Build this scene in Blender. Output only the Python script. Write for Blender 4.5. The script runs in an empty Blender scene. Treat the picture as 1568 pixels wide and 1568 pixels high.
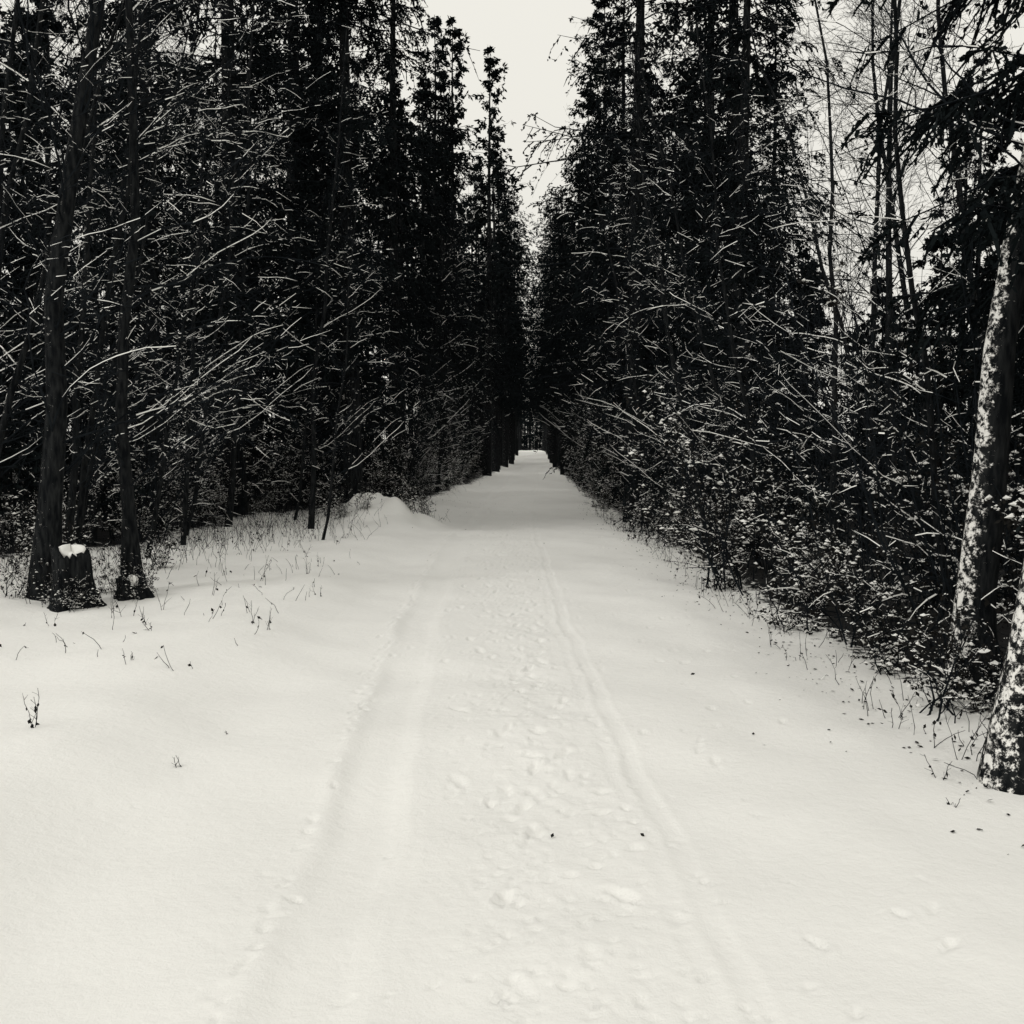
import bpy, math, numpy as np
from mathutils import Vector
rng = np.random.default_rng(7)
U = lambda a,b,n=None: rng.uniform(a,b,n)
scene = bpy.context.scene
pi=math.pi
def norm(v): return v/(np.linalg.norm(v,axis=-1,keepdims=True)+1e-9)

# ------------------------------------------------------------ materials
def new_mat(name):
    m=bpy.data.materials.new(name); m.use_nodes=True
    nt=m.node_tree; b=nt.nodes['Principled BSDF']
    return m,nt,b
def N(nt,t,**k):
    n=nt.nodes.new(t)
    for a,v in k.items(): setattr(n,a,v)
    return n
def noisy(name,c1,c2,scale,rough=0.9,spec=0.05):
    m,nt,b=new_mat(name)
    tc=N(nt,'ShaderNodeTexCoord'); no=N(nt,'ShaderNodeTexNoise'); no.inputs['Scale'].default_value=scale
    no.inputs['Detail'].default_value=2
    nt.links.new(tc.outputs['Object'],no.inputs['Vector'])
    r=N(nt,'ShaderNodeValToRGB'); r.color_ramp.elements[0].color=(*c1,1); r.color_ramp.elements[1].color=(*c2,1)
    r.color_ramp.elements[0].position=.35; r.color_ramp.elements[1].position=.65
    nt.links.new(no.outputs['Fac'],r.inputs['Fac']); nt.links.new(r.outputs['Color'],b.inputs['Base Color'])
    b.inputs['Roughness'].default_value=rough; b.inputs['Specular IOR Level'].default_value=spec
    return m
M_TWIG=noisy('twig_bark',(.0045,.006,.0075),(.012,.015,.018),6)
M_SNOW=noisy('twig_snow',(.78,.775,.745),(.86,.855,.825),5)
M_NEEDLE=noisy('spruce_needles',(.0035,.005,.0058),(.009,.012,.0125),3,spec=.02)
M_LEAF=noisy('dry_leaf',(.008,.008,.008),(.020,.019,.017),8)

def trunk_mat(name,snow_amt,side,hi=.04,ns=24):
    m,nt,b=new_mat(name)
    tc=N(nt,'ShaderNodeTexCoord'); mp=N(nt,'ShaderNodeMapping'); mp.inputs['Scale'].default_value=(1,1,.25)
    nt.links.new(tc.outputs['Object'],mp.inputs['Vector'])
    no=N(nt,'ShaderNodeTexNoise'); no.inputs['Scale'].default_value=30; no.inputs['Detail'].default_value=6
    nt.links.new(mp.outputs['Vector'],no.inputs['Vector'])
    r=N(nt,'ShaderNodeValToRGB'); r.color_ramp.elements[0].color=(.004,.005,.006,1); r.color_ramp.elements[1].color=(hi,hi*1.07,hi*1.1,1)
    r.color_ramp.elements[0].position=.38; r.color_ramp.elements[1].position=.75
    nt.links.new(no.outputs['Fac'],r.inputs['Fac'])
    n2=N(nt,'ShaderNodeTexNoise'); n2.inputs['Scale'].default_value=ns; n2.inputs['Detail'].default_value=8; n2.inputs['Roughness'].default_value=.78
    nt.links.new(tc.outputs['Object'],n2.inputs['Vector'])
    ge=N(nt,'ShaderNodeNewGeometry')
    dt=N(nt,'ShaderNodeVectorMath',operation='DOT_PRODUCT'); dt.inputs[1].default_value=side
    nt.links.new(ge.outputs['Normal'],dt.inputs[0])
    ma=N(nt,'ShaderNodeMath',operation='MULTIPLY_ADD'); ma.inputs[1].default_value=.22; ma.inputs[2].default_value=snow_amt
    nt.links.new(dt.outputs['Value'],ma.inputs[0])
    ad=N(nt,'ShaderNodeMath',operation='ADD'); nt.links.new(ma.outputs[0],ad.inputs[0]); nt.links.new(n2.outputs['Fac'],ad.inputs[1])
    rr=N(nt,'ShaderNodeValToRGB'); rr.color_ramp.elements[0].position=.66; rr.color_ramp.elements[1].position=.70
    nt.links.new(ad.outputs[0],rr.inputs['Fac'])
    mx=N(nt,'ShaderNodeMix',data_type='RGBA')
    nt.links.new(rr.outputs['Color'],mx.inputs['Factor']); nt.links.new(r.outputs['Color'],mx.inputs['A'])
    mx.inputs['B'].default_value=(.80,.79,.76,1)
    nt.links.new(mx.outputs['Result'],b.inputs['Base Color'])
    h=N(nt,'ShaderNodeMath',operation='ADD'); nt.links.new(rr.outputs['Color'],h.inputs[0]); nt.links.new(no.outputs['Fac'],h.inputs[1])
    bp=N(nt,'ShaderNodeBump'); bp.inputs['Strength'].default_value=.8; bp.inputs['Distance'].default_value=.015
    nt.links.new(h.outputs[0],bp.inputs['Height']); nt.links.new(bp.outputs['Normal'],b.inputs['Normal'])
    b.inputs['Roughness'].default_value=.9; b.inputs['Specular IOR Level'].default_value=.05
    return m
M_TRUNK=trunk_mat('trunk_bark',-.08,(-.3,-.5,.5),.024)
M_TRUNKS=trunk_mat('trunk_bark_snowy',-.02,(-.85,-.2,.5),.022,18)
MATS=[M_TWIG,M_SNOW,M_NEEDLE,M_LEAF,M_TRUNK,M_TRUNKS]
TW,SN,ND,LF,TR,TRS=range(6)

# ------------------------------------------------------------ mesh builder
ARR={}
def make_mesh(name,v,q,m,sm_):
    v=v.astype(np.float32); q=q.astype(np.int32); m=m.astype(np.int32)
    me=bpy.data.meshes.new(name)
    me.vertices.add(len(v)); me.vertices.foreach_set('co',v.ravel())
    me.loops.add(q.size); me.loops.foreach_set('vertex_index',q.ravel())
    me.polygons.add(len(q)); me.polygons.foreach_set('loop_start',np.arange(0,q.size,4,dtype=np.int32))
    for mm in MATS: me.materials.append(mm)
    me.polygons.foreach_set('material_index',m)
    me.polygons.foreach_set('use_smooth',sm_)
    me.update(calc_edges=True)
    return me
class B:
    def __init__(s): s.v=[];s.q=[];s.m=[];s.sm=[];s.n=0
    def add(s,v,q,m,smooth=False):
        v=np.asarray(v).reshape(-1,3); q=np.asarray(q).reshape(-1,4)
        s.v.append(v); s.q.append(q+s.n); s.n+=len(v)
        s.m.append(np.broadcast_to(np.asarray(m),(len(q),)).copy()); s.sm.append(np.full(len(q),smooth))
    def quads(s,V,m):
        n=len(V); s.add(V,np.arange(4*n).reshape(n,4),m)
    def tubes(s,P,R,mat=TW,snow=0.,sth=(.002,.006),ns=4,smooth=False,bw=.6):
        n,K,_=P.shape
        T=norm(np.gradient(P,axis=1))
        ref=np.zeros_like(T); ref[...,2]=1
        vert=np.abs(T[...,2])>.97; ref[vert]=(0,1,0)
        S=norm(np.cross(T,ref)); Up=np.cross(S,T)
        R=np.broadcast_to(R,(n,K)) if np.ndim(R)<2 else R
        fl=(rng.random((n,1))*bw+rng.random((n,K))*(1-bw)<snow)&(np.abs(T[...,2])<.75)
        st=np.where(fl,U(sth[0],sth[1],(n,K)),0)
        if ns==4:
            ring=np.stack([P+S*(R+st*.3)[...,None],P+Up*(R)[...,None]+np.array([0,0,1])*st[...,None]*1.5,P-S*(R+st*.3)[...,None],P-Up*R[...,None]],2)
        else:
            a=np.arange(ns)/ns*2*math.pi
            ring=P[:,:,None]+R[:,:,None,None]*(S[:,:,None]*np.cos(a)[None,None,:,None]+Up[:,:,None]*np.sin(a)[None,None,:,None])
        idx=np.arange(n*K*ns).reshape(n,K,ns)
        a=idx[:,:-1]; b=idx[:,1:]
        q=np.stack([a,b,np.roll(b,-1,2),np.roll(a,-1,2)],-1)
        mm=np.full(q.shape[:3],mat)
        if ns==4 and snow>0:
            f=fl[:,:-1]&(fl[:,1:]|(rng.random(fl[:,1:].shape)<.5))
            mm[:,:,0]=np.where(f,SN,mat); mm[:,:,1]=np.where(f,SN,mat)
        s.add(ring,q,mm.ravel(),smooth)
    def clumps(s,C,r,mat=SN,flat=.7):
        n=len(C); r=np.broadcast_to(r,(n,))[:,None]
        a=U(0,6.28,n); k=5; mid=[]
        for j in range(k):
            an=a+j*2*math.pi/k; rr=r[:,0]*U(.5,1.5,n)
            mid.append(C+np.stack([np.cos(an)*rr,np.sin(an)*rr,U(-.3,.2,n)*rr],-1))
        top=C+np.array([0,0,1])*r*flat; bot=C-np.array([0,0,1])*r*.4
        V=np.stack(mid+[top,bot],1); b0=(np.arange(n)*(k+2))[:,None]; q=[]
        for j in range(0,k):
            j2=(j+1)%k; q.append(np.concatenate([b0+k+1,b0+j2,b0+k,b0+j],1))
        s.add(V,np.concatenate(q),mat,False)
    def mesh(s,name):
        v=np.concatenate(s.v); q=np.concatenate(s.q); m=np.concatenate(s.m); sm_=np.concatenate(s.sm)
        me=make_mesh(name,v,q,m,sm_); ARR[me.name]=(v,q,m,sm_)
        return me

def at(P,idx,t):
    K=P.shape[1]; f=t*(K-1); i=np.minimum(f.astype(int),K-2); a=(f-i)[:,None]
    return P[idx,i]*(1-a)+P[idx,i+1]*a, norm(P[idx,i+1]-P[idx,i])
def grow(P,R,k,t0,t1,L,ang,rr,grav=0.,wig=.12,bias=(0,0,0),K=6,taper=.3,rmin=.0015,rmax=9,curve=0.,maxlen=99):
    n=len(P); idx=np.repeat(np.arange(n),k); m=len(idx)
    t=U(t0,t1,m); pos,tan=at(P,idx,t)
    rp=R[idx,np.minimum((t*(R.shape[1]-1)).astype(int),R.shape[1]-1)]
    rnd=rng.normal(size=(m,3)); perp=norm(rnd-tan*np.sum(rnd*tan,1,keepdims=True))
    a=np.radians(U(ang[0],ang[1],m))[:,None]
    d=norm(tan*np.cos(a)+perp*np.sin(a)+np.array(bias))
    plen=np.linalg.norm(P[:,1:]-P[:,:-1],axis=2).sum(1)[idx]
    ln=np.minimum(plen*U(L[0],L[1],m)*(1.05-.6*t),maxlen*U(.5,1,m))
    cv=rng.normal(size=(m,3))*curve; cv[:,2]*=.7
    pts=[pos]
    for i in range(K-1):
        pts.append(pts[-1]+d*(ln/(K-1))[:,None])
        d=norm(d+rng.normal(size=(m,3))*wig+cv+np.array([0,0,grav]))
    r0=np.clip(rp*U(rr[0],rr[1],m),rmin,rmax)
    Rr=np.maximum(r0[:,None]*np.linspace(1,taper,K)[None],rmin*.7)
    return np.stack(pts,1),Rr
def stem(x0,x1,K=8,wig=.05,r0=.06,r1=.015):
    p=np.linspace(0,1,K)[:,None]*(np.array(x1)-np.array(x0))+np.array(x0)
    w=rng.normal(size=(K,3))*wig; w[0]=0; w[:,2]=0
    w=np.cumsum(w,0)*.6
    return (p+w)[None], (r0+(r1-r0)*np.linspace(0,1,K)**.9)[None]

def bare_tree(seed,H,r0,lean=(.6,0),nl=40,snow=.28,bias=.3,tr=TR,t0=.1,flare=1.25,L=(.15,.36)):
    global rng; rng=np.random.default_rng(seed); b=B()
    P,R=stem((0,0,-.15),(lean[0],lean[1],H),K=12,wig=.09,r0=r0,r1=.009)
    R=R.copy(); R[0,0]*=flare; R[0,1]*=1.05
    b.tubes(P,R,mat=tr,ns=10,smooth=True)
    P1,R1=grow(P,R,nl,t0,.97,L,(30,85),(.12,.28),grav=-.010,wig=.12,bias=(bias,0,.16),K=14,rmax=.010,curve=.05,maxlen=3.2)
    b.tubes(P1,R1,snow=snow*1.25,sth=(.0015,.005),bw=.58)
    P2,R2=grow(P1,R1,8,.1,.98,(.2,.55),(20,70),(.35,.6),grav=-.01,wig=.16,bias=(.04,0,.0),K=8,curve=.07)
    b.tubes(P2,R2,snow=snow*1.05,sth=(.0012,.0038),bw=.5)
    P3,R3=grow(P2,R2,5,.1,.98,(.22,.5),(25,70),(.5,.8),grav=.0,wig=.2,K=5,curve=.08)
    b.tubes(P3,R3,snow=snow*.85,sth=(.001,.003),bw=.45)
    return b.mesh('bare_tree_mesh')
def shrub(seed,H,ns_,snow=.3,spread=.9,leaves=0,bias=.3,k1=9,k2=5,cl=1.):
    global rng; rng=np.random.default_rng(seed); b=B()
    Ps=[];Rs=[]
    for i in range(ns_):
        a=U(0,6.28); s=U(.15,1)*spread*H*.5; h=H*U(.4,1.1)
        P,R=stem((U(-.25,.25),U(-.35,.35),-.1),(math.cos(a)*s+bias*H*.35,math.sin(a)*s,h),K=9,wig=.07,r0=U(.005,.013),r1=.0025)
        Ps.append(P);Rs.append(R)
    P=np.concatenate(Ps);R=np.concatenate(Rs)
    b.tubes(P,R,snow=snow*.6)
    P1,R1=grow(P,R,k1,.1,.98,(.18,.48),(25,80),(.4,.6),grav=-.01,wig=.15,bias=(bias*.4,0,.03),K=8,curve=.07)
    b.tubes(P1,R1,snow=snow*1.1,sth=(.0015,.005),bw=.5)
    P2,R2=grow(P1,R1,k2,.1,1,(.25,.55),(25,70),(.5,.8),wig=.2,K=4,curve=.08)
    b.tubes(P2,R2,snow=snow,sth=(.0012,.004),bw=.5)
    if leaves:
        n=leaves; idx=rng.integers(0,len(P2),n); c,_=at(P2,idx,U(.1,1,n))
        d=norm(rng.normal(size=(n,3))-np.array([0,0,.6])); w=norm(np.cross(d,rng.normal(size=(n,3))))
        l=U(.02,.05,n)[:,None]
        b.quads(np.stack([c,c+d*l*.5+w*l*.35,c+d*l,c+d*l*.5-w*l*.35],1),LF)
        fld=np.sin(c[:,0]*5+seed)*np.sin(c[:,1]*5+2)*np.sin(c[:,2]*5+1)+.35*rng.normal(size=n)
        sel=fld>.26; cc=c[sel]; b.clumps(cc+np.array([0,0,.006]),.005+.028*cl*U(0,1,len(cc))**2.6)
        sel=rng.random(n)<.10; cc=c[sel]; b.clumps(cc,.004+.009*U(0,1,len(cc))**2)
    return b.mesh('shrub_mesh')
def spruce(seed,H,Rb,zb,dens=1.,snow=.03,kt=13,droop=1.,ks=9,sprig=1.,wild=1.,pw=.72):
    global rng; rng=np.random.default_rng(seed); b=B()
    P,R=stem((0,0,-.2),(U(-.2,.2),U(-.2,.2),H),K=12,wig=.03,r0=.011*H+.02,r1=.01)
    b.tubes(P,R,mat=TR,ns=8,smooth=True)
    nb=int((H-zb)/.34*5*dens)
    z=zb+(H-zb)*U(0,1,nb)**.95
    z=np.round(z/.42)*.42+U(-.06,.06,nb); z=np.clip(z,.1,H-.05); fr=np.clip((z-zb)/(H-zb),0,1)
    az=U(0,6.28,nb)
    lob=1+.34*wild*np.sin(az*2+z*.9+seed)*np.sin(z*1.7+seed*2)
    L=np.minimum(Rb*(1-fr)**pw*U(.45,1.25,nb)*lob+.12,Rb*1.15)
    s=np.linspace(0,1,6)[None]
    dr=(.6-.6*fr)*U(.6,1.3,nb)*droop
    zo=L[:,None]*(.12*s-dr[:,None]*s**1.6+.18*s**4)
    c0,_=at(P,np.zeros(nb,int),np.clip((z+.2)/(H+.2),0,.999))
    rad=np.stack([np.cos(az),np.sin(az),np.zeros(nb)],1)
    PB=c0[:,None]+rad[:,None]*(L[:,None]*s)[...,None]; PB[:,:,2]=z[:,None]+zo
    PB[:,1:-1]+=rng.normal(size=(nb,4,3))*.04
    RB=(.004+.006*L)[:,None]*np.linspace(1,.25,6)[None]
    b.tubes(PB,RB,snow=snow*2.2,sth=(.002,.005),bw=.3)
    idx=np.repeat(np.arange(nb),kt); m=len(idx); t=U(.12,1,m); pos,tan=at(PB,idx,t)
    side=np.where(rng.random(m)<.5,1,-1)[:,None]; pr=np.cross(tan,np.array([0,0,1.]))
    d=norm(tan*.7+pr*side*U(.1,1,m)[:,None]-np.array([0,0,1.])*U(.1,1.1,m)[:,None]*droop)
    ln=np.clip(.34*L[idx]*(1.15-.6*t),.12,.8)*U(.6,1.35,m)
    pts=[pos]
    for i in range(3):
        pts.append(pts[-1]+d*(ln/3)[:,None]); d=norm(d+rng.normal(size=(m,3))*.12+np.array([0,0,-.25*droop]))
    PT=np.stack(pts,1)
    w=norm(rng.normal(size=(m,3)))*.016
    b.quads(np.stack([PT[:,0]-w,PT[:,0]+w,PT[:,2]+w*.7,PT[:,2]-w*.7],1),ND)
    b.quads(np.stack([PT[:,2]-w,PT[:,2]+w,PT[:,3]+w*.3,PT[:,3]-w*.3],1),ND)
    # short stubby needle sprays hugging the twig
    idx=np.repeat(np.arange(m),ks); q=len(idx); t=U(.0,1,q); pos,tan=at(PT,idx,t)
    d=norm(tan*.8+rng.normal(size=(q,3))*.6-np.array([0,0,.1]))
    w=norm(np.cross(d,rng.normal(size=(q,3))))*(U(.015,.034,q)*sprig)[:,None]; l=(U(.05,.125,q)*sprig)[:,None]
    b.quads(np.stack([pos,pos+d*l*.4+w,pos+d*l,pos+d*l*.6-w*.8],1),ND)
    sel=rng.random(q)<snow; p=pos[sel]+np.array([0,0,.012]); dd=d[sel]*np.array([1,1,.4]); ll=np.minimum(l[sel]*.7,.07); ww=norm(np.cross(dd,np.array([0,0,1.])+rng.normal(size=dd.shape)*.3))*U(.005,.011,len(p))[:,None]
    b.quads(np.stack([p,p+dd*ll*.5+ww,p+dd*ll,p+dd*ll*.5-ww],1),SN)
    return b.mesh('spruce_mesh')

# ------------------------------------------------------------ ground
_cy=np.array([-10,2,5,9,17,30,60,120,400.]); _cx=np.array([.3,.08,-.1,-.33,-.55,-.6,-.25,0,0])
cen=lambda y: np.interp(y,_cy,_cx)
XL=lambda y: np.interp(y,[-30,8,12.7,15,20,24,26,30,53,120],[-7.5,-7.0,-6.3,-5.5,-5.3,-4.3,-3.3,-2.7,-2.3,-1.9])
XR=lambda y: np.interp(y,[-30,4.5,11,40,120],[2.9,2.45,2.05,1.6,1.6])
def sm(a,b,x):
    t=np.clip((x-a)/(b-a),0,1); return t*t*(3-2*t)
r0=np.random.default_rng(3)
waves=[(r0.uniform(.3,1)*s,r0.uniform(0,6.28),r0.uniform(0,6.28),a) for s,a in [(.6,.03),(.9,.025),(1.5,.012),(2.4,.007),(4,.004),(6,.003),(9,.002),(13,.0014),(19,.001)] for _ in range(2)]
def H0(x,y):
    z=np.zeros(np.broadcast(x,y).shape)
    for f,th,ph,a in waves: z=z+a*np.sin(f*(x*np.cos(th)+y*np.sin(th)*.8)*1.7+ph+1.3*np.sin(.37*f*x+ph))
    z=z+1.42*sm(60,175,y)
    bump=.44*np.exp(-(((x+2.95)/.62)**4+((y-19.3)/.9)**2))+.26*np.exp(-(((x+3.7)/.5)**2+((y-19.6)/.9)**2))+.15*np.exp(-(((x+2.1)/.3)**2+((y-19.9)/.6)**2))
    z=z+bump*(1+.16*np.sin(x*7+1)*np.sin(y*6)+.07*np.sin(x*17)*np.sin(y*15))
    z=z+.14*sm(1.6,2.6,-x)+.1*sm(3,6,-x)*sm(4,9,y)
    z=z-.10*sm(1.4,2.4,x)
    return z
def grid_obj(name,xs,ys,z,mat,litter=None):
    X,Y=np.meshgrid(xs,ys); v=np.stack([X,Y,z],-1).reshape(-1,3).astype(np.float32)
    ny,nx=X.shape; i=np.arange(ny*nx).reshape(ny,nx)
    q=np.stack([i[:-1,:-1],i[:-1,1:],i[1:,1:],i[1:,:-1]],-1).reshape(-1,4).astype(np.int32)
    me=bpy.data.meshes.new(name); me.vertices.add(len(v)); me.vertices.foreach_set('co',v.ravel())
    me.loops.add(q.size); me.loops.foreach_set('vertex_index',q.ravel())
    me.polygons.add(len(q)); me.polygons.foreach_set('loop_start',np.arange(0,q.size,4,dtype=np.int32))
    me.polygons.foreach_set('use_smooth',np.ones(len(q),bool))
    me.update(calc_edges=True); me.materials.append(mat)
    at_=me.attributes.new('litter','FLOAT','POINT')
    at_.data.foreach_set('value',(litter if litter is not None else np.zeros(X.shape)).ravel().astype(np.float32))
    o=bpy.data.objects.new(name,me); scene.collection.objects.link(o); return o
m,nt,b=new_mat('snow_ground')
tc=N(nt,'ShaderNodeTexCoord')
n1=N(nt,'ShaderNodeTexNoise'); n1.inputs['Scale'].default_value=1.3; n1.inputs['Detail'].default_value=5
nt.links.new(tc.outputs['Object'],n1.inputs['Vector'])
r=N(nt,'ShaderNodeValToRGB'); r.color_ramp.elements[0].color=(.79,.785,.755,1); r.color_ramp.elements[1].color=(.86,.855,.825,1)
nt.links.new(n1.outputs['Fac'],r.inputs['Fac'])
n3=N(nt,'ShaderNodeTexNoise'); n3.inputs['Scale'].default_value=9; n3.inputs['Detail'].default_value=8; n3.inputs['Roughness'].default_value=.7
nt.links.new(tc.outputs['Object'],n3.inputs['Vector'])
al=N(nt,'ShaderNodeAttribute',attribute_name='litter')
ma=N(nt,'ShaderNodeMath',operation='MULTIPLY_ADD'); ma.inputs[1].default_value=.55
nt.links.new(al.outputs['Fac'],ma.inputs[0]); nt.links.new(n3.outputs['Fac'],ma.inputs[2])
lr=N(nt,'ShaderNodeValToRGB'); lr.color_ramp.elements[0].position=.74; lr.color_ramp.elements[1].position=.80
nt.links.new(ma.outputs[0],lr.inputs['Fac'])
mx=N(nt,'ShaderNodeMix',data_type='RGBA'); nt.links.new(lr.outputs['Color'],mx.inputs['Factor'])
nt.links.new(r.outputs['Color'],mx.inputs['A']); mx.inputs['B'].default_value=(.014,.014,.014,1)
nt.links.new(mx.outputs['Result'],b.inputs['Base Color'])
nb1=N(nt,'ShaderNodeTexNoise'); nb1.inputs['Scale'].default_value=14; nb1.inputs['Detail'].default_value=9; nb1.inputs['Roughness'].default_value=.68
nt.links.new(tc.outputs['Object'],nb1.inputs['Vector'])
bp=N(nt,'ShaderNodeBump'); bp.inputs['Strength'].default_value=.55; bp.inputs['Distance'].default_value=.018
nt.links.new(nb1.outputs['Fac'],bp.inputs['Height']); nt.links.new(bp.outputs['Normal'],b.inputs['Normal'])
b.inputs['Roughness'].default_value=.8; b.inputs['Specular IOR Level'].default_value=.1
M_GROUND=m

xs=np.arange(-2.1,1.95,.015)
ys=[-8.]
while ys[-1]<260:
    y=ys[-1]; ys.append(y+ (max(.013,.005*y) if y>1.2 else .15))
ys=np.array(ys)
X,Y=np.meshgrid(xs,ys)
Z=H0(X,Y)
c=cen(Y)
wob=.025*np.sin(Y*1.9)+.02*np.sin(Y*4.7+1)+.012*np.sin(Y*11)
for s_,wd,dp in [(-.70,.15,.021),(.64,.045,.0065),(-.50,.05,.003),(.52,.03,.0025)]:
    u=(X-c-s_-wob*.5)/wd
    dpy=dp*(1-.2*sm(8,25,Y))*(1+.45*np.sin(Y*2.3+s_*9)*np.sin(Y*.7+2))
    Z-=dpy*np.exp(-u**4)
    Z+=dpy*.25*np.exp(-((np.abs(u)-1.35)/.35)**2)
ch=np.exp(-((X-c-.12)/.42)**4)
for f,a,px,py in [(9,.003,2,3),(17,.0022,1,2),(23,.0018,3,1),(31,.0014,.3,4),(41,.0011,2,.2)]:
    Z+=ch*a*np.sin(f*X+px+2*np.sin(f*.31*Y))*np.sin(f*.7*Y+py+2*np.sin(f*.4*X))
rp=np.random.default_rng(11)
def foot(x,y,ang,l,w,d):
    d*=1.05+.035*min(y,20)
    R=l*1.7
    i0,i1=np.searchsorted(ys,[y-R,y+R]); j0,j1=np.searchsorted(xs,[x-R,x+R])
    if i1<=i0 or j1<=j0: return
    xx=X[i0:i1,j0:j1]-x; yy=Y[i0:i1,j0:j1]-y
    a=(xx*math.cos(ang)-yy*math.sin(ang))/w; bb=(xx*math.sin(ang)+yy*math.cos(ang))/l
    a=a+.25*bb*bb
    th=np.arctan2(a,bb)
    rr=np.sqrt(a*a+bb*bb)+.12*np.sin(5*th+x*40)+.09*np.sin(9*th+y*31)
    Z[i0:i1,j0:j1]+= -d*(1-sm(.4,1.05,rr)) + d*.22*np.exp(-((rr-1.25)/.24)**2)*(1+.9*np.sin(th*2+x*17))
for off,sd,st in [(.10,.16,.28),(.33,.14,.32),(-.08,.15,.42),(-.30,.18,.8)]:
    y=1.4+rp.uniform(0,.4); k=0
    while y<45:
        k+=1; side=.07*(1 if k%2 else -1)
        drift=.12*math.sin(y*.6+off*20)
        foot(cen(y)+off+side+drift+rp.normal(0,sd*.6),y,rp.normal(0,.6),rp.uniform(.04,.11),rp.uniform(.022,.045),rp.uniform(.003,.017))
        y+=st*rp.uniform(.3,1.9)
y=1.4
while y<30:
    foot(cen(y)-.93+rp.normal(0,.035),y,rp.normal(0,.8),rp.uniform(.02,.06),rp.uniform(.012,.03),rp.uniform(.004,.013)); y+=rp.uniform(.02,.14)*(1+2*max(0,math.sin(y*1.7)))
for _ in range(2600):
    y=1.4+40*rp.random()**1.6; x=cen(y)+rp.normal(.16,.30)
    foot(x,y,rp.uniform(0,3.1),rp.uniform(.010,.045),rp.uniform(.008,.026),rp.uniform(.003,.010))
for _ in range(60):
    y=1.8+20*rp.random()**1.4; foot(rp.uniform(.9,1.5),y,rp.uniform(-1,1),rp.uniform(.03,.07),rp.uniform(.015,.03),rp.uniform(.004,.012))
edge=np.minimum(X-xs[0],xs[-1]-X); Z+=.004-.010*(1-sm(0,.5,edge))
grid_obj('snowy_forest_path',xs,ys,Z,M_GROUND)
def spread(lim,s0,g):
    a=[0.]
    while a[-1]<lim: a.append(a[-1]+max(s0,a[-1]*g))
    return np.array(a)
xp=spread(300,.035,.009); gx=np.concatenate([-xp[:0:-1],xp])
yp=[-60.]
while yp[-1]<450:
    y=yp[-1]; yp.append(y+(max(.035,.009*y) if y>1.2 else max(.1,-y*.08)))
gy=np.array(yp)
GX,GY=np.meshgrid(gx,gy); GZ=H0(GX,GY)
ins=np.minimum(GX-xs[0],xs[-1]-GX); ins=np.where((GY>ys[0]+.2)&(GY<ys[-1]-.5),ins,-1)
GZ-=.06*sm(.32,.8,ins)
lit=np.maximum(sm(-.6,1.3,XL(GY)-GX),sm(-.25,1.2,GX-XR(GY)-.1))
lit=np.where(GY<2,lit*.5,lit)
GZ+=.02*lit*np.sin(GX*9)*np.sin(GY*8)
grid_obj('snow_covered_ground',gx,gy,GZ,M_GROUND,lit)
def gz(x,y): return float(H0(np.array(float(x)),np.array(float(y))))

# ------------------------------------------------------------ vegetation
def put(name,me,x,y,rot=0,s=1,sz=None,tilt=(0,0),parent=None):
    o=bpy.data.objects.new(name,me); scene.collection.objects.link(o)
    o.location=(x,y,gz(x,y)-.02); o.rotation_euler=(tilt[0],tilt[1],rot); o.scale=(s,s,sz or s)
    if parent: o.parent=parent
    return o
def merged(name,items,keep):
    V=[];Q=[];Mm=[];S=[];n=0
    for me,x,y,rot,s in items:
        v,q,m,sm_=ARR[me.name]; c_,s_=math.cos(rot),math.sin(rot); g=gz(x,y)
        w=np.stack([(v[:,0]*c_-v[:,1]*s_)*s+x,(v[:,0]*s_+v[:,1]*c_)*s+y,v[:,2]*s+g-.02],1)
        k=keep(w[:,0],w[:,1],w[:,2]-g)          # lane is kept clear of low twigs
        kq=k[q].all(1)
        V.append(w);Q.append(q[kq]+n);Mm.append(m[kq]);S.append(sm_[kq]);n+=len(v)
    me=make_mesh(name,np.concatenate(V),np.concatenate(Q),np.concatenate(Mm),np.concatenate(S))
    print('MERGED',name,len(me.polygons))
    o=bpy.data.objects.new(name,me); scene.collection.objects.link(o); return o
SP=[spruce(21,18,2.7,1.6),spruce(22,20,3.0,3.0,droop=1.15),spruce(23,16,2.3,4.8),spruce(24,19,2.6,4.6,dens=.8,droop=.8)]
SPL=spruce(29,19,3.1,2.0,dens=1.1,droop=1.45,kt=14)
HS=[18,20,16,19]
F=dict(kt=7,ks=5,snow=.02)
SPF=[spruce(31,18,2.6,.6,dens=.55,sprig=2.1,**F),spruce(32,20,2.8,4.8,dens=.55,sprig=2.1,**F),spruce(33,16,2.3,.5,dens=.6,sprig=2.0,**F),spruce(34,19,2.5,5.2,dens=.5,sprig=2.2,**F)]
SPM=[spruce(36,18,2.6,.6,dens=.75,kt=10,ks=7,sprig=1.35,snow=.02),spruce(37,20,2.8,2.0,dens=.75,kt=10,ks=7,sprig=1.35,snow=.02)]
SPW=spruce(35,22,3.9,5.5,dens=.7,sprig=2.1,pw=.5,**F)
SPN=spruce(30,14,2.5,2.9,dens=1.0,kt=28,ks=16,snow=.05,sprig=.65,droop=1.1)
SPY=[spruce(25,6,1.6,.2,dens=.9,kt=8,ks=6,sprig=1.6),spruce(26,7,1.7,.3,dens=.9,kt=8,ks=6,sprig=1.6)]
SPYN=[spruce(27,6,1.6,.2,dens=1,kt=14,ks=11,sprig=.85),spruce(28,7,1.7,.3,dens=1,kt=14,ks=11,sprig=.85)]
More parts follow.
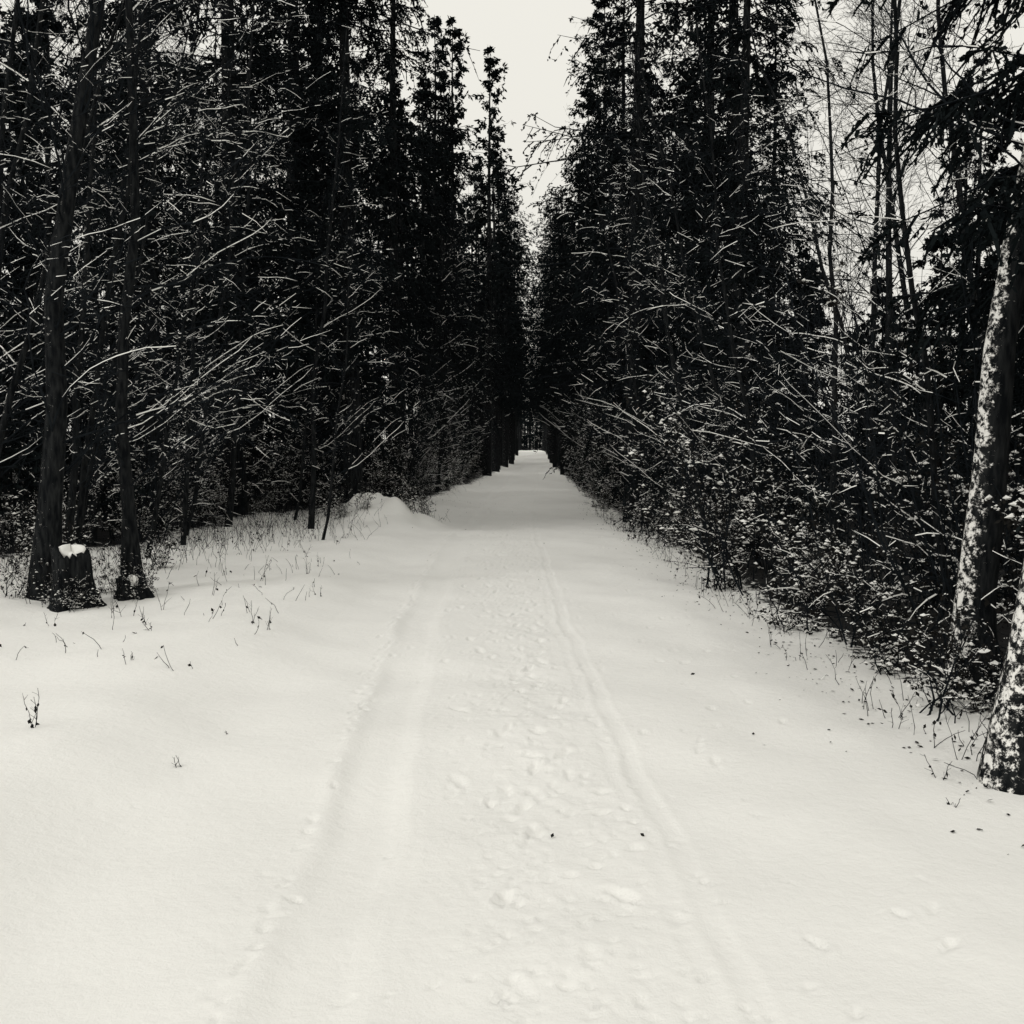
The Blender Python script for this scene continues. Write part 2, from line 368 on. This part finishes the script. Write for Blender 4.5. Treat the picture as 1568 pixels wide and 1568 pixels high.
BT=[bare_tree(41,9,.055,(.9,.2)),bare_tree(42,8,.045,(1.2,-.3)),bare_tree(43,10,.06,(.5,.3)),bare_tree(44,7,.035,(1.4,.1),nl=42,snow=.31,bias=.45,L=(.2,.42))]
WH=[shrub(51,5.5,7,snow=.28,spread=.45),shrub(52,4.5,9,snow=.32,spread=.6,bias=.5)]
SH=[shrub(61,2.6,12,snow=.32,leaves=2200),shrub(62,2.0,13,snow=.34,leaves=2400),shrub(63,3.2,11,snow=.3,leaves=2000)]
LB=[shrub(71,1.1,10,snow=.35,leaves=800,bias=.1,k1=7,k2=4),shrub(72,.8,9,snow=.35,leaves=600,bias=.1,k1=6,k2=4)]
rng=np.random.default_rng(99)
Lmain=bare_tree(86,10.5,.115,(.75,.1),nl=56,snow=.31,bias=.45,flare=1.5)
put('bare_tree',Lmain,-4.55,9.0,0)
L2=bare_tree(82,10,.07,(.45,.1),nl=48,snow=.31,bias=.4,flare=1.9)
put('bare_tree',L2,-3.95,9.6,.2)
for x,y,k,r_,s in [(-5.6,9.3,1,.3,.95),(-5.25,10.8,3,-.2,1.1),(-6.2,10.6,0,.1,1),(-5.1,14.2,1,.2,.9),(-3.35,15.5,3,.1,.75),(-3.9,17.2,0,-.3,.95),(-5.3,17,2,.5,1),
                  (-4.2,23,2,.2,1.1),(-7.4,12.5,2,0,1),(-6.6,14.5,0,.4,1.1),(-7,18,1,.1,1.2),(-3.6,27,3,.1,1.2),(-3.2,33,0,0,1),(-3.1,41,1,.3,1),(-6.4,8.4,3,.2,1.1),(-5.9,12.2,3,-.1,1),(-5.6,15.6,3,.2,1.1),(-5.0,12.6,1,.1,.8),(-4.6,18.8,3,.2,.9),(-6.9,11.3,1,.5,1.2),(-5.0,10.3,0,1.2,.85)]:
    put('bare_tree',BT[k],x,y,r_+rng.normal()*.3,s,tilt=(rng.normal()*.06,rng.normal()*.06))
for x,y,k,r_,s in [(2.42,12.6,3,.1,.72),(3.3,10.2,1,.2,.85),(3.2,13.5,3,-.2,1),(2.9,16,0,.1,.9),(3.6,8.2,3,.3,.95),(4.2,11.5,2,0,.95),(4.6,9.2,0,.4,.9),(2.8,20,1,.1,1),(2.7,25,2,0,1),(2.6,31,3,0,1.2),(5.2,13.5,1,.2,1.0),
                  (5.6,16.5,2,.3,1.1),(6.6,15.5,0,0,1.2),(2.6,40,0,0,1.1),(2.9,11.6,3,.3,.9)]:
    put('bare_tree',BT[k],x,y,pi+r_+rng.normal()*.3,s,tilt=(rng.normal()*.06,rng.normal()*.06))
Ra=bare_tree(83,9,.13,(-1.5,.0),nl=20,snow=.3,bias=.1,tr=TRS,t0=.4,flare=1.5)
put('bare_tree',Ra,2.46,5.0,pi)
Rb=bare_tree(84,9,.14,(-1.0,.3),nl=22,snow=.3,bias=.2,tr=TRS,t0=.3,flare=1.4)
put('bare_tree',Rb,2.95,6.6,pi)
under=[]
for side in (-1,1):
    r_0=0 if side<0 else pi
    y=7.5
    while y<50:
        e=(XL(y) if side<0 else XR(y))+side*max(0,(y-25)*.03)
        under.append((WH[rng.integers(2)],e+side*U(.3,2.0)*(1 if side>0 else .7),y,r_0+rng.normal()*.5,U(.7,1.25)))
        y+=U(.6,1.3)*(1+y*.05)*(1 if side>0 else .7)
    y=6.0 if side>0 else 9.5
    while y<60:
        e=(XL(y) if side<0 else XR(y))+side*max(0,(y-25)*.02)
        under.append((SH[rng.integers(3)],e+side*U(.3,1.9),y,r_0+rng.normal()*.7,U(.45,1.25)*(1 if side>0 else .8)))
        y+=U(.45,1.25)*(1+y*.05)*(1 if side>0 else .5)
    y=6.2 if side>0 else 10
    while y<40:
        e=(XL(y) if side<0 else XR(y))
        under.append((LB[rng.integers(2)],e+side*U(.1,.9),y,U(0,6.28),U(.4,1.1)))
        y+=U(.45,1.4)*(1+y*.05)
merged('undergrowth_bushes',under,lambda x,y,z: ~((x>XL(y)+.9)&(x<XR(y)-.2-.15*np.sin(y*7))&(z<.6+.3*np.sin(y*3)))&~((np.abs(x)<1.5)&(y>25)&(z<3)))
put('spruce_tree',SPL,-3.9,21.5,0,1.0); put('spruce_tree',SP[1],-5.9,19.5,1,1); put('spruce_tree',SP[3],-3.9,28,2,1)
put('spruce_tree',SP[2],-3.3,37,.4,.95); put('spruce_tree',SP[2],-4.2,32,2.4,.8); put('spruce_tree',SPL,-6.6,17,2,.85)
put('spruce_tree',SP[1],2.35,23,2,1); put('spruce_tree',SP[0],4.1,20,0,.9); put('spruce_tree',SP[3],2.6,29,.5,.85); put('spruce_tree',SP[2],2.5,35,1,1.1)
put('spruce_tree',SP[0],3.4,43,1.7,.85); put('spruce_tree',SP[3],2.4,52,1.7,.95)
put('spruce_tree',SPN,4.0,6.6,.3,.9)
put('spruce_tree',SPYN[0],4.9,12.2,.3,.7); put('spruce_tree',SPYN[1],3.9,14.5,.3,.65); put('spruce_tree',SPYN[0],4.6,10,2,.6); put('spruce_tree',SPYN[1],3.7,17.5,.3,.8)
near=[]
for side in (-1,1):
    for row,(x0,dy,ys0,ye) in enumerate([(3.3,4.2,47,150),(5.4,3.4,24,150),(7.6,3.2,15,100),(10.5,3.4,14,60),(14,3.8,14,50),(19,4.5,16,50),(25,6,22,60)]):
        y=ys0
        while y<ye:
            x=side*(x0+U(-.9,.9)); a=x/y
            k=rng.integers(4); 
            if row==0: k=[1,3][k%2]
            hh=HS[k]; s=U(.7,1.25)
            if side>0 and .255<a<.42: s=min(s,(1.6+y*U(.10,.17))/hh)
            elif side>0 and a>=.42: s=min(s,(1.6+y*U(.25,.4))/hh)
            if side<0 and a<-.28: s=min(s,(1.6+y*U(.30,.44))/hh)
            if s<.5: me=(SPYN if y<25 else SPY)[rng.integers(2)]; s=s*hh/6.5
            else: me=SPF[k] if y>32 else SPM[k%2]
            near.append((me,x,y,U(0,6.28),s))
            if y<60 and row in (1,2,4):
                near.append(((SPYN if y<20 else SPY)[rng.integers(2)],side*(x0+U(.3,1.6)),y+U(-1.2,1.2),U(0,6.28),U(.45,.75)))
            y+=dy*U(.75,1.3)*(1+y*.01)
for i in range(18):
    near.append((SPF[rng.integers(4)],U(-12,12),U(225,250),U(0,6),U(.9,1.1)))
for y in np.arange(70,215,10):
    for sd in (-1,1):
        near.append((SPF[[1,3][rng.integers(2)]],sd*U(2.3,2.9),y+U(-3,3),U(0,6),U(.9,1.25)))
for x,y,s in [(-2.1,78,1.0),(2.0,66,.85),(1.9,84,1.05),(-1.9,92,1.1),(1.8,97,1.12),(-1.9,106,1.15),(1.8,112,1.1),(-1.8,124,1.2),(1.7,135,1.2)]:
    near.append((SPW,x,y,U(0,6),s))
for y in np.arange(50,200,7):
    for sd in (-1,1):
        near.append((SPY[rng.integers(2)],sd*U(4,5),y+U(-3,3),U(0,6),U(.6,1)))
for x in np.arange(-9,9.1,1.1):      # thicket where the lane ends beyond the rise
    near.append((SPY[rng.integers(2)],x+U(-.4,.4),222+U(-3,5),U(0,6),U(1.1,1.7)))
    near.append((SPF[[0,2][rng.integers(2)]],x+U(-.4,.4),232+U(-3,5),U(0,6),U(.8,1.1)))
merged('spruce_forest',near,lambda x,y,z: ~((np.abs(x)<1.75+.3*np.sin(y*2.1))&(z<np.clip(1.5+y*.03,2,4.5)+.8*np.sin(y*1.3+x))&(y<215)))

def stump(x,y,r,h,cap=1.):
    b=B(); n=28; zs=np.array([-.12,0,.05,.11,.18,.26,h*.92,h]); zs=np.sort(np.minimum(zs,h)); fl=[1.7,1.5,1.3,1.15,1.05,1,.98,.9]
    a=np.arange(n)/n*2*pi
    V=[]
    for z,f in zip(zs,fl):
        rr=r*f*(1+.16*np.sin(a*3+1)*(f)+.12*np.sin(a*7)+rng.normal(size=n)*.05)
        V.append(np.stack([np.cos(a)*rr,np.sin(a)*rr,np.full(n,z)+ (0 if z<h*.9 else 1)*(.05*np.sin(a*2)+.03*rng.normal(size=n))],-1))
    rr=r*.2; V.append(np.stack([np.cos(a)*rr,np.sin(a)*rr,np.full(n,h-.03)],-1))
    V=np.array(V); idx=np.arange(V.shape[0]*n).reshape(-1,n); A=idx[:-1];C=idx[1:]
    b.add(V,np.stack([A,np.roll(A,-1,1),np.roll(C,-1,1),C],-1),TR,True)
    ir=cap*(1+.2*np.sin(a*3+1)+.16*np.sin(5*a)+.12*rng.normal(size=n))
    V=np.array([np.stack([np.cos(a)*r*f*ir+.02,np.sin(a)*r*f*ir,np.full(n,z)+.035*np.sin(a*2)+.015*np.sin(a*5)],-1) for f,z in [(.62,h-.05),(.76,h-.01),(.7,h+.01),(.5,h+.022),(.3,h+.026),(.02,h+.027)]])
    idx=np.arange(V.shape[0]*n).reshape(-1,n); A=idx[:-1];C=idx[1:]
    b.add(V,np.stack([A,np.roll(A,-1,1),np.roll(C,-1,1),C],-1),SN,True)
    put('tree_stump',b.mesh('tree_stump'),x,y,0,1,None,(.02,-.03))
stump(-4.15,8.75,.15,.50,.85); stump(-3.80,9.2,.11,.16,.5)

def weed(x,y,h,n=3,leaves=8,name='dry_weed'):
    b=B(); Ps=[];Rs=[]
    for i in range(n):
        P,R=stem((U(-.03,.03),U(-.03,.03),-.03),(U(-.4,.4)*h,U(-.3,.3)*h,h*U(.6,1)),K=6,wig=.01,r0=.003,r1=.0012); Ps.append(P);Rs.append(R)
    P=np.concatenate(Ps);R=np.concatenate(Rs); b.tubes(P,R,snow=.1)
    P1,R1=grow(P,R,3,.3,.95,(.2,.4),(30,60),(.5,.8),K=4,rmin=.0011); b.tubes(P1,R1,snow=.15,sth=(.001,.003))
    if leaves:
        idx=rng.integers(0,len(P),leaves); c,_=at(P,idx,U(.2,.8,leaves)); d=norm(rng.normal(size=(leaves,3))*.5-np.array([0,0,1])); w=norm(np.cross(d,rng.normal(size=(leaves,3)))); l=U(.015,.04,leaves)[:,None]
        b.quads(np.stack([c,c+d*l*.5+w*l*.3,c+d*l,c+d*l*.5-w*l*.3],1),LF)
    put(name,b.mesh(name),x,y)
weed(-2.68,5.2,.26,3,14)
for x,y,h in [(-2.3,8,.22),(-2.15,7.9,.2),(-3.5,8.4,.28),(-3.3,8.7,.3),(-3.6,8.3,.3),(-2.15,9.8,.22),(-3.0,7.6,.15),(-2.75,6.7,.1),(-1.8,4.9,.08),(-3.1,9.4,.3),(2.1,5.0,.16),(2.35,5.3,.35),(2.0,4.6,.06),(2.2,5.9,.2),(-2.6,12,.2),(-3,13,.3),(-1.75,5.5,.05),(-3.9,8.7,.35),(-4.5,8.7,.3),(-3.7,9.1,.3),(-3.2,8.0,.2),(-2.9,10.4,.3),(-3.4,10.8,.3),(-3.9,7.9,.2),(-2.5,10.9,.2)]:
    weed(x,y,h,2,3)
for x,y,s in [(-4.15,8.6,.35),(-4.3,8.7,.4),(-4.05,8.55,.3),(-3.95,8.7,.35),(-3.75,9.1,.3),(-3.75,9.35,.4),(-4.0,9.4,.4),(-4.7,8.9,.5),(-4.6,9.3,.5),(-3.2,18.6,.5),(-2.4,19.4,.6),(-2.7,20.5,.8),(-3.6,18.6,.5),(2.6,4.75,.3),(2.8,5.4,.5),(2.9,6.2,.5),(-2.2,20.2,.6),(-3.9,19,.7),(-4.9,10.1,.8),(-5.5,11,.9),(-4.4,11.5,.6)]:
    put('bramble_bush',LB[0],x,y,U(0,6),s)
b=B(); n=2300
side=rng.random(n)<.78
yy=np.where(side,U(10.5,23,n),U(5,25,n)); xx=np.where(side,XL(yy)+U(-.4,3.0,n)*U(.3,1,n),XR(yy)+U(-.25,.8,n))
sc_=rng.random(n)<.07; yy=np.where(sc_,U(6.5,13,n),yy); xx=np.where(sc_,U(-5.5,-2.2,n),xx)
p0=np.stack([xx,yy,H0(xx,yy)-.02],-1); hh=U(.06,.4,n)*np.where(side,1,.9)*np.where(sc_,.6,1); d=norm(np.stack([rng.normal(size=n)*.35,rng.normal(size=n)*.35,np.ones(n)],-1))
pts=[p0]
for i in range(4): pts.append(pts[-1]+d*(hh/4)[:,None]); d=norm(d+rng.normal(size=(n,3))*.22)
P=np.stack(pts,1); b.tubes(P,np.full((n,5),.0026)*np.linspace(1,.5,5),snow=.15,sth=(.001,.004))
k=2000; idx=rng.integers(0,n,k); c,_=at(P,idx,U(.4,1,k)); dd=norm(rng.normal(size=(k,3))-np.array([0,0,.8])); w=norm(np.cross(dd,rng.normal(size=(k,3)))); l=U(.015,.045,k)[:,None]
b.quads(np.stack([c,c+dd*l*.5+w*l*.3,c+dd*l,c+dd*l*.5-w*l*.3],1),LF)
o=bpy.data.objects.new('dry_grass',b.mesh('dry_grass')); scene.collection.objects.link(o)
b=B(); n=1700
yy=U(4,30,n); rt=rng.random(n)<.75
off=np.abs(rng.normal(size=n))*.4
xx=np.where(rt,XR(yy)+.25-off,XL(yy)+off*2)
few=rng.random(n)<.03; xx=np.where(few,U(-5,2,n),xx)
c=np.stack([xx,yy,H0(xx,yy)+.006],-1); d=norm(np.stack([rng.normal(size=n),rng.normal(size=n),rng.normal(size=n)*.3],-1)); w=norm(np.cross(d,np.array([0,0,1.])+rng.normal(size=(n,3))*.3)); l=U(.012,.04,n)[:,None]
b.quads(np.stack([c,c+d*l*.5+w*l*.3,c+d*l,c+d*l*.5-w*l*.3],1),LF)
o=bpy.data.objects.new('fallen_leaves',b.mesh('fallen_leaves')); scene.collection.objects.link(o)

# ------------------------------------------------------------ light, sky, camera
w=bpy.data.worlds.new('World'); scene.world=w; w.use_nodes=True; nt=w.node_tree
bg=nt.nodes['Background']
sky=N(nt,'ShaderNodeTexSky',sky_type='NISHITA'); sky.sun_disc=False
EL,AZ=math.radians(38),math.radians(228)
sky.sun_elevation=EL; sky.sun_rotation=AZ; sky.air_density=1; sky.dust_density=5
hs=N(nt,'ShaderNodeHueSaturation'); hs.inputs['Saturation'].default_value=.15
nt.links.new(sky.outputs['Color'],hs.inputs['Color'])
tc=N(nt,'ShaderNodeTexCoord'); sp=N(nt,'ShaderNodeSeparateXYZ'); nt.links.new(tc.outputs['Generated'],sp.inputs[0])
cr=N(nt,'ShaderNodeValToRGB')
e=cr.color_ramp.elements; e[0].position=0; e[0].color=(8.3,8.1,7.45,1); e[1].position=1; e[1].color=(10.6,10.4,9.8,1)
x=e.new(.42); x.color=(8.9,8.7,8.0,1)
nt.links.new(sp.outputs['Z'],cr.inputs['Fac'])
mx=N(nt,'ShaderNodeMix',data_type='RGBA'); mx.inputs['Factor'].default_value=.96
nt.links.new(hs.outputs['Color'],mx.inputs['A']); nt.links.new(cr.outputs['Color'],mx.inputs['B'])
nt.links.new(mx.outputs['Result'],bg.inputs['Color']); bg.inputs['Strength'].default_value=.1
sl=bpy.data.lights.new('sun','SUN'); sl.energy=.86; sl.angle=math.radians(12); sl.color=(1,.98,.95)
so=bpy.data.objects.new('sun',sl); scene.collection.objects.link(so)
dirv=Vector((math.sin(AZ)*math.cos(EL),math.cos(AZ)*math.cos(EL),math.sin(EL)))
so.rotation_euler=dirv.to_track_quat('Z','Y').to_euler()
cd=bpy.data.cameras.new('camera'); cd.sensor_width=36; cd.lens=34.6; cd.clip_end=1500; cd.clip_start=.05
co=bpy.data.objects.new('camera',cd); scene.collection.objects.link(co)
co.location=(0,0,1.6+gz(0,0)); co.rotation_euler=(math.radians(90-3.6),0,math.radians(1.15))
scene.camera=co
scene.view_settings.view_transform='Standard'; scene.view_settings.look='None'; scene.view_settings.exposure=0
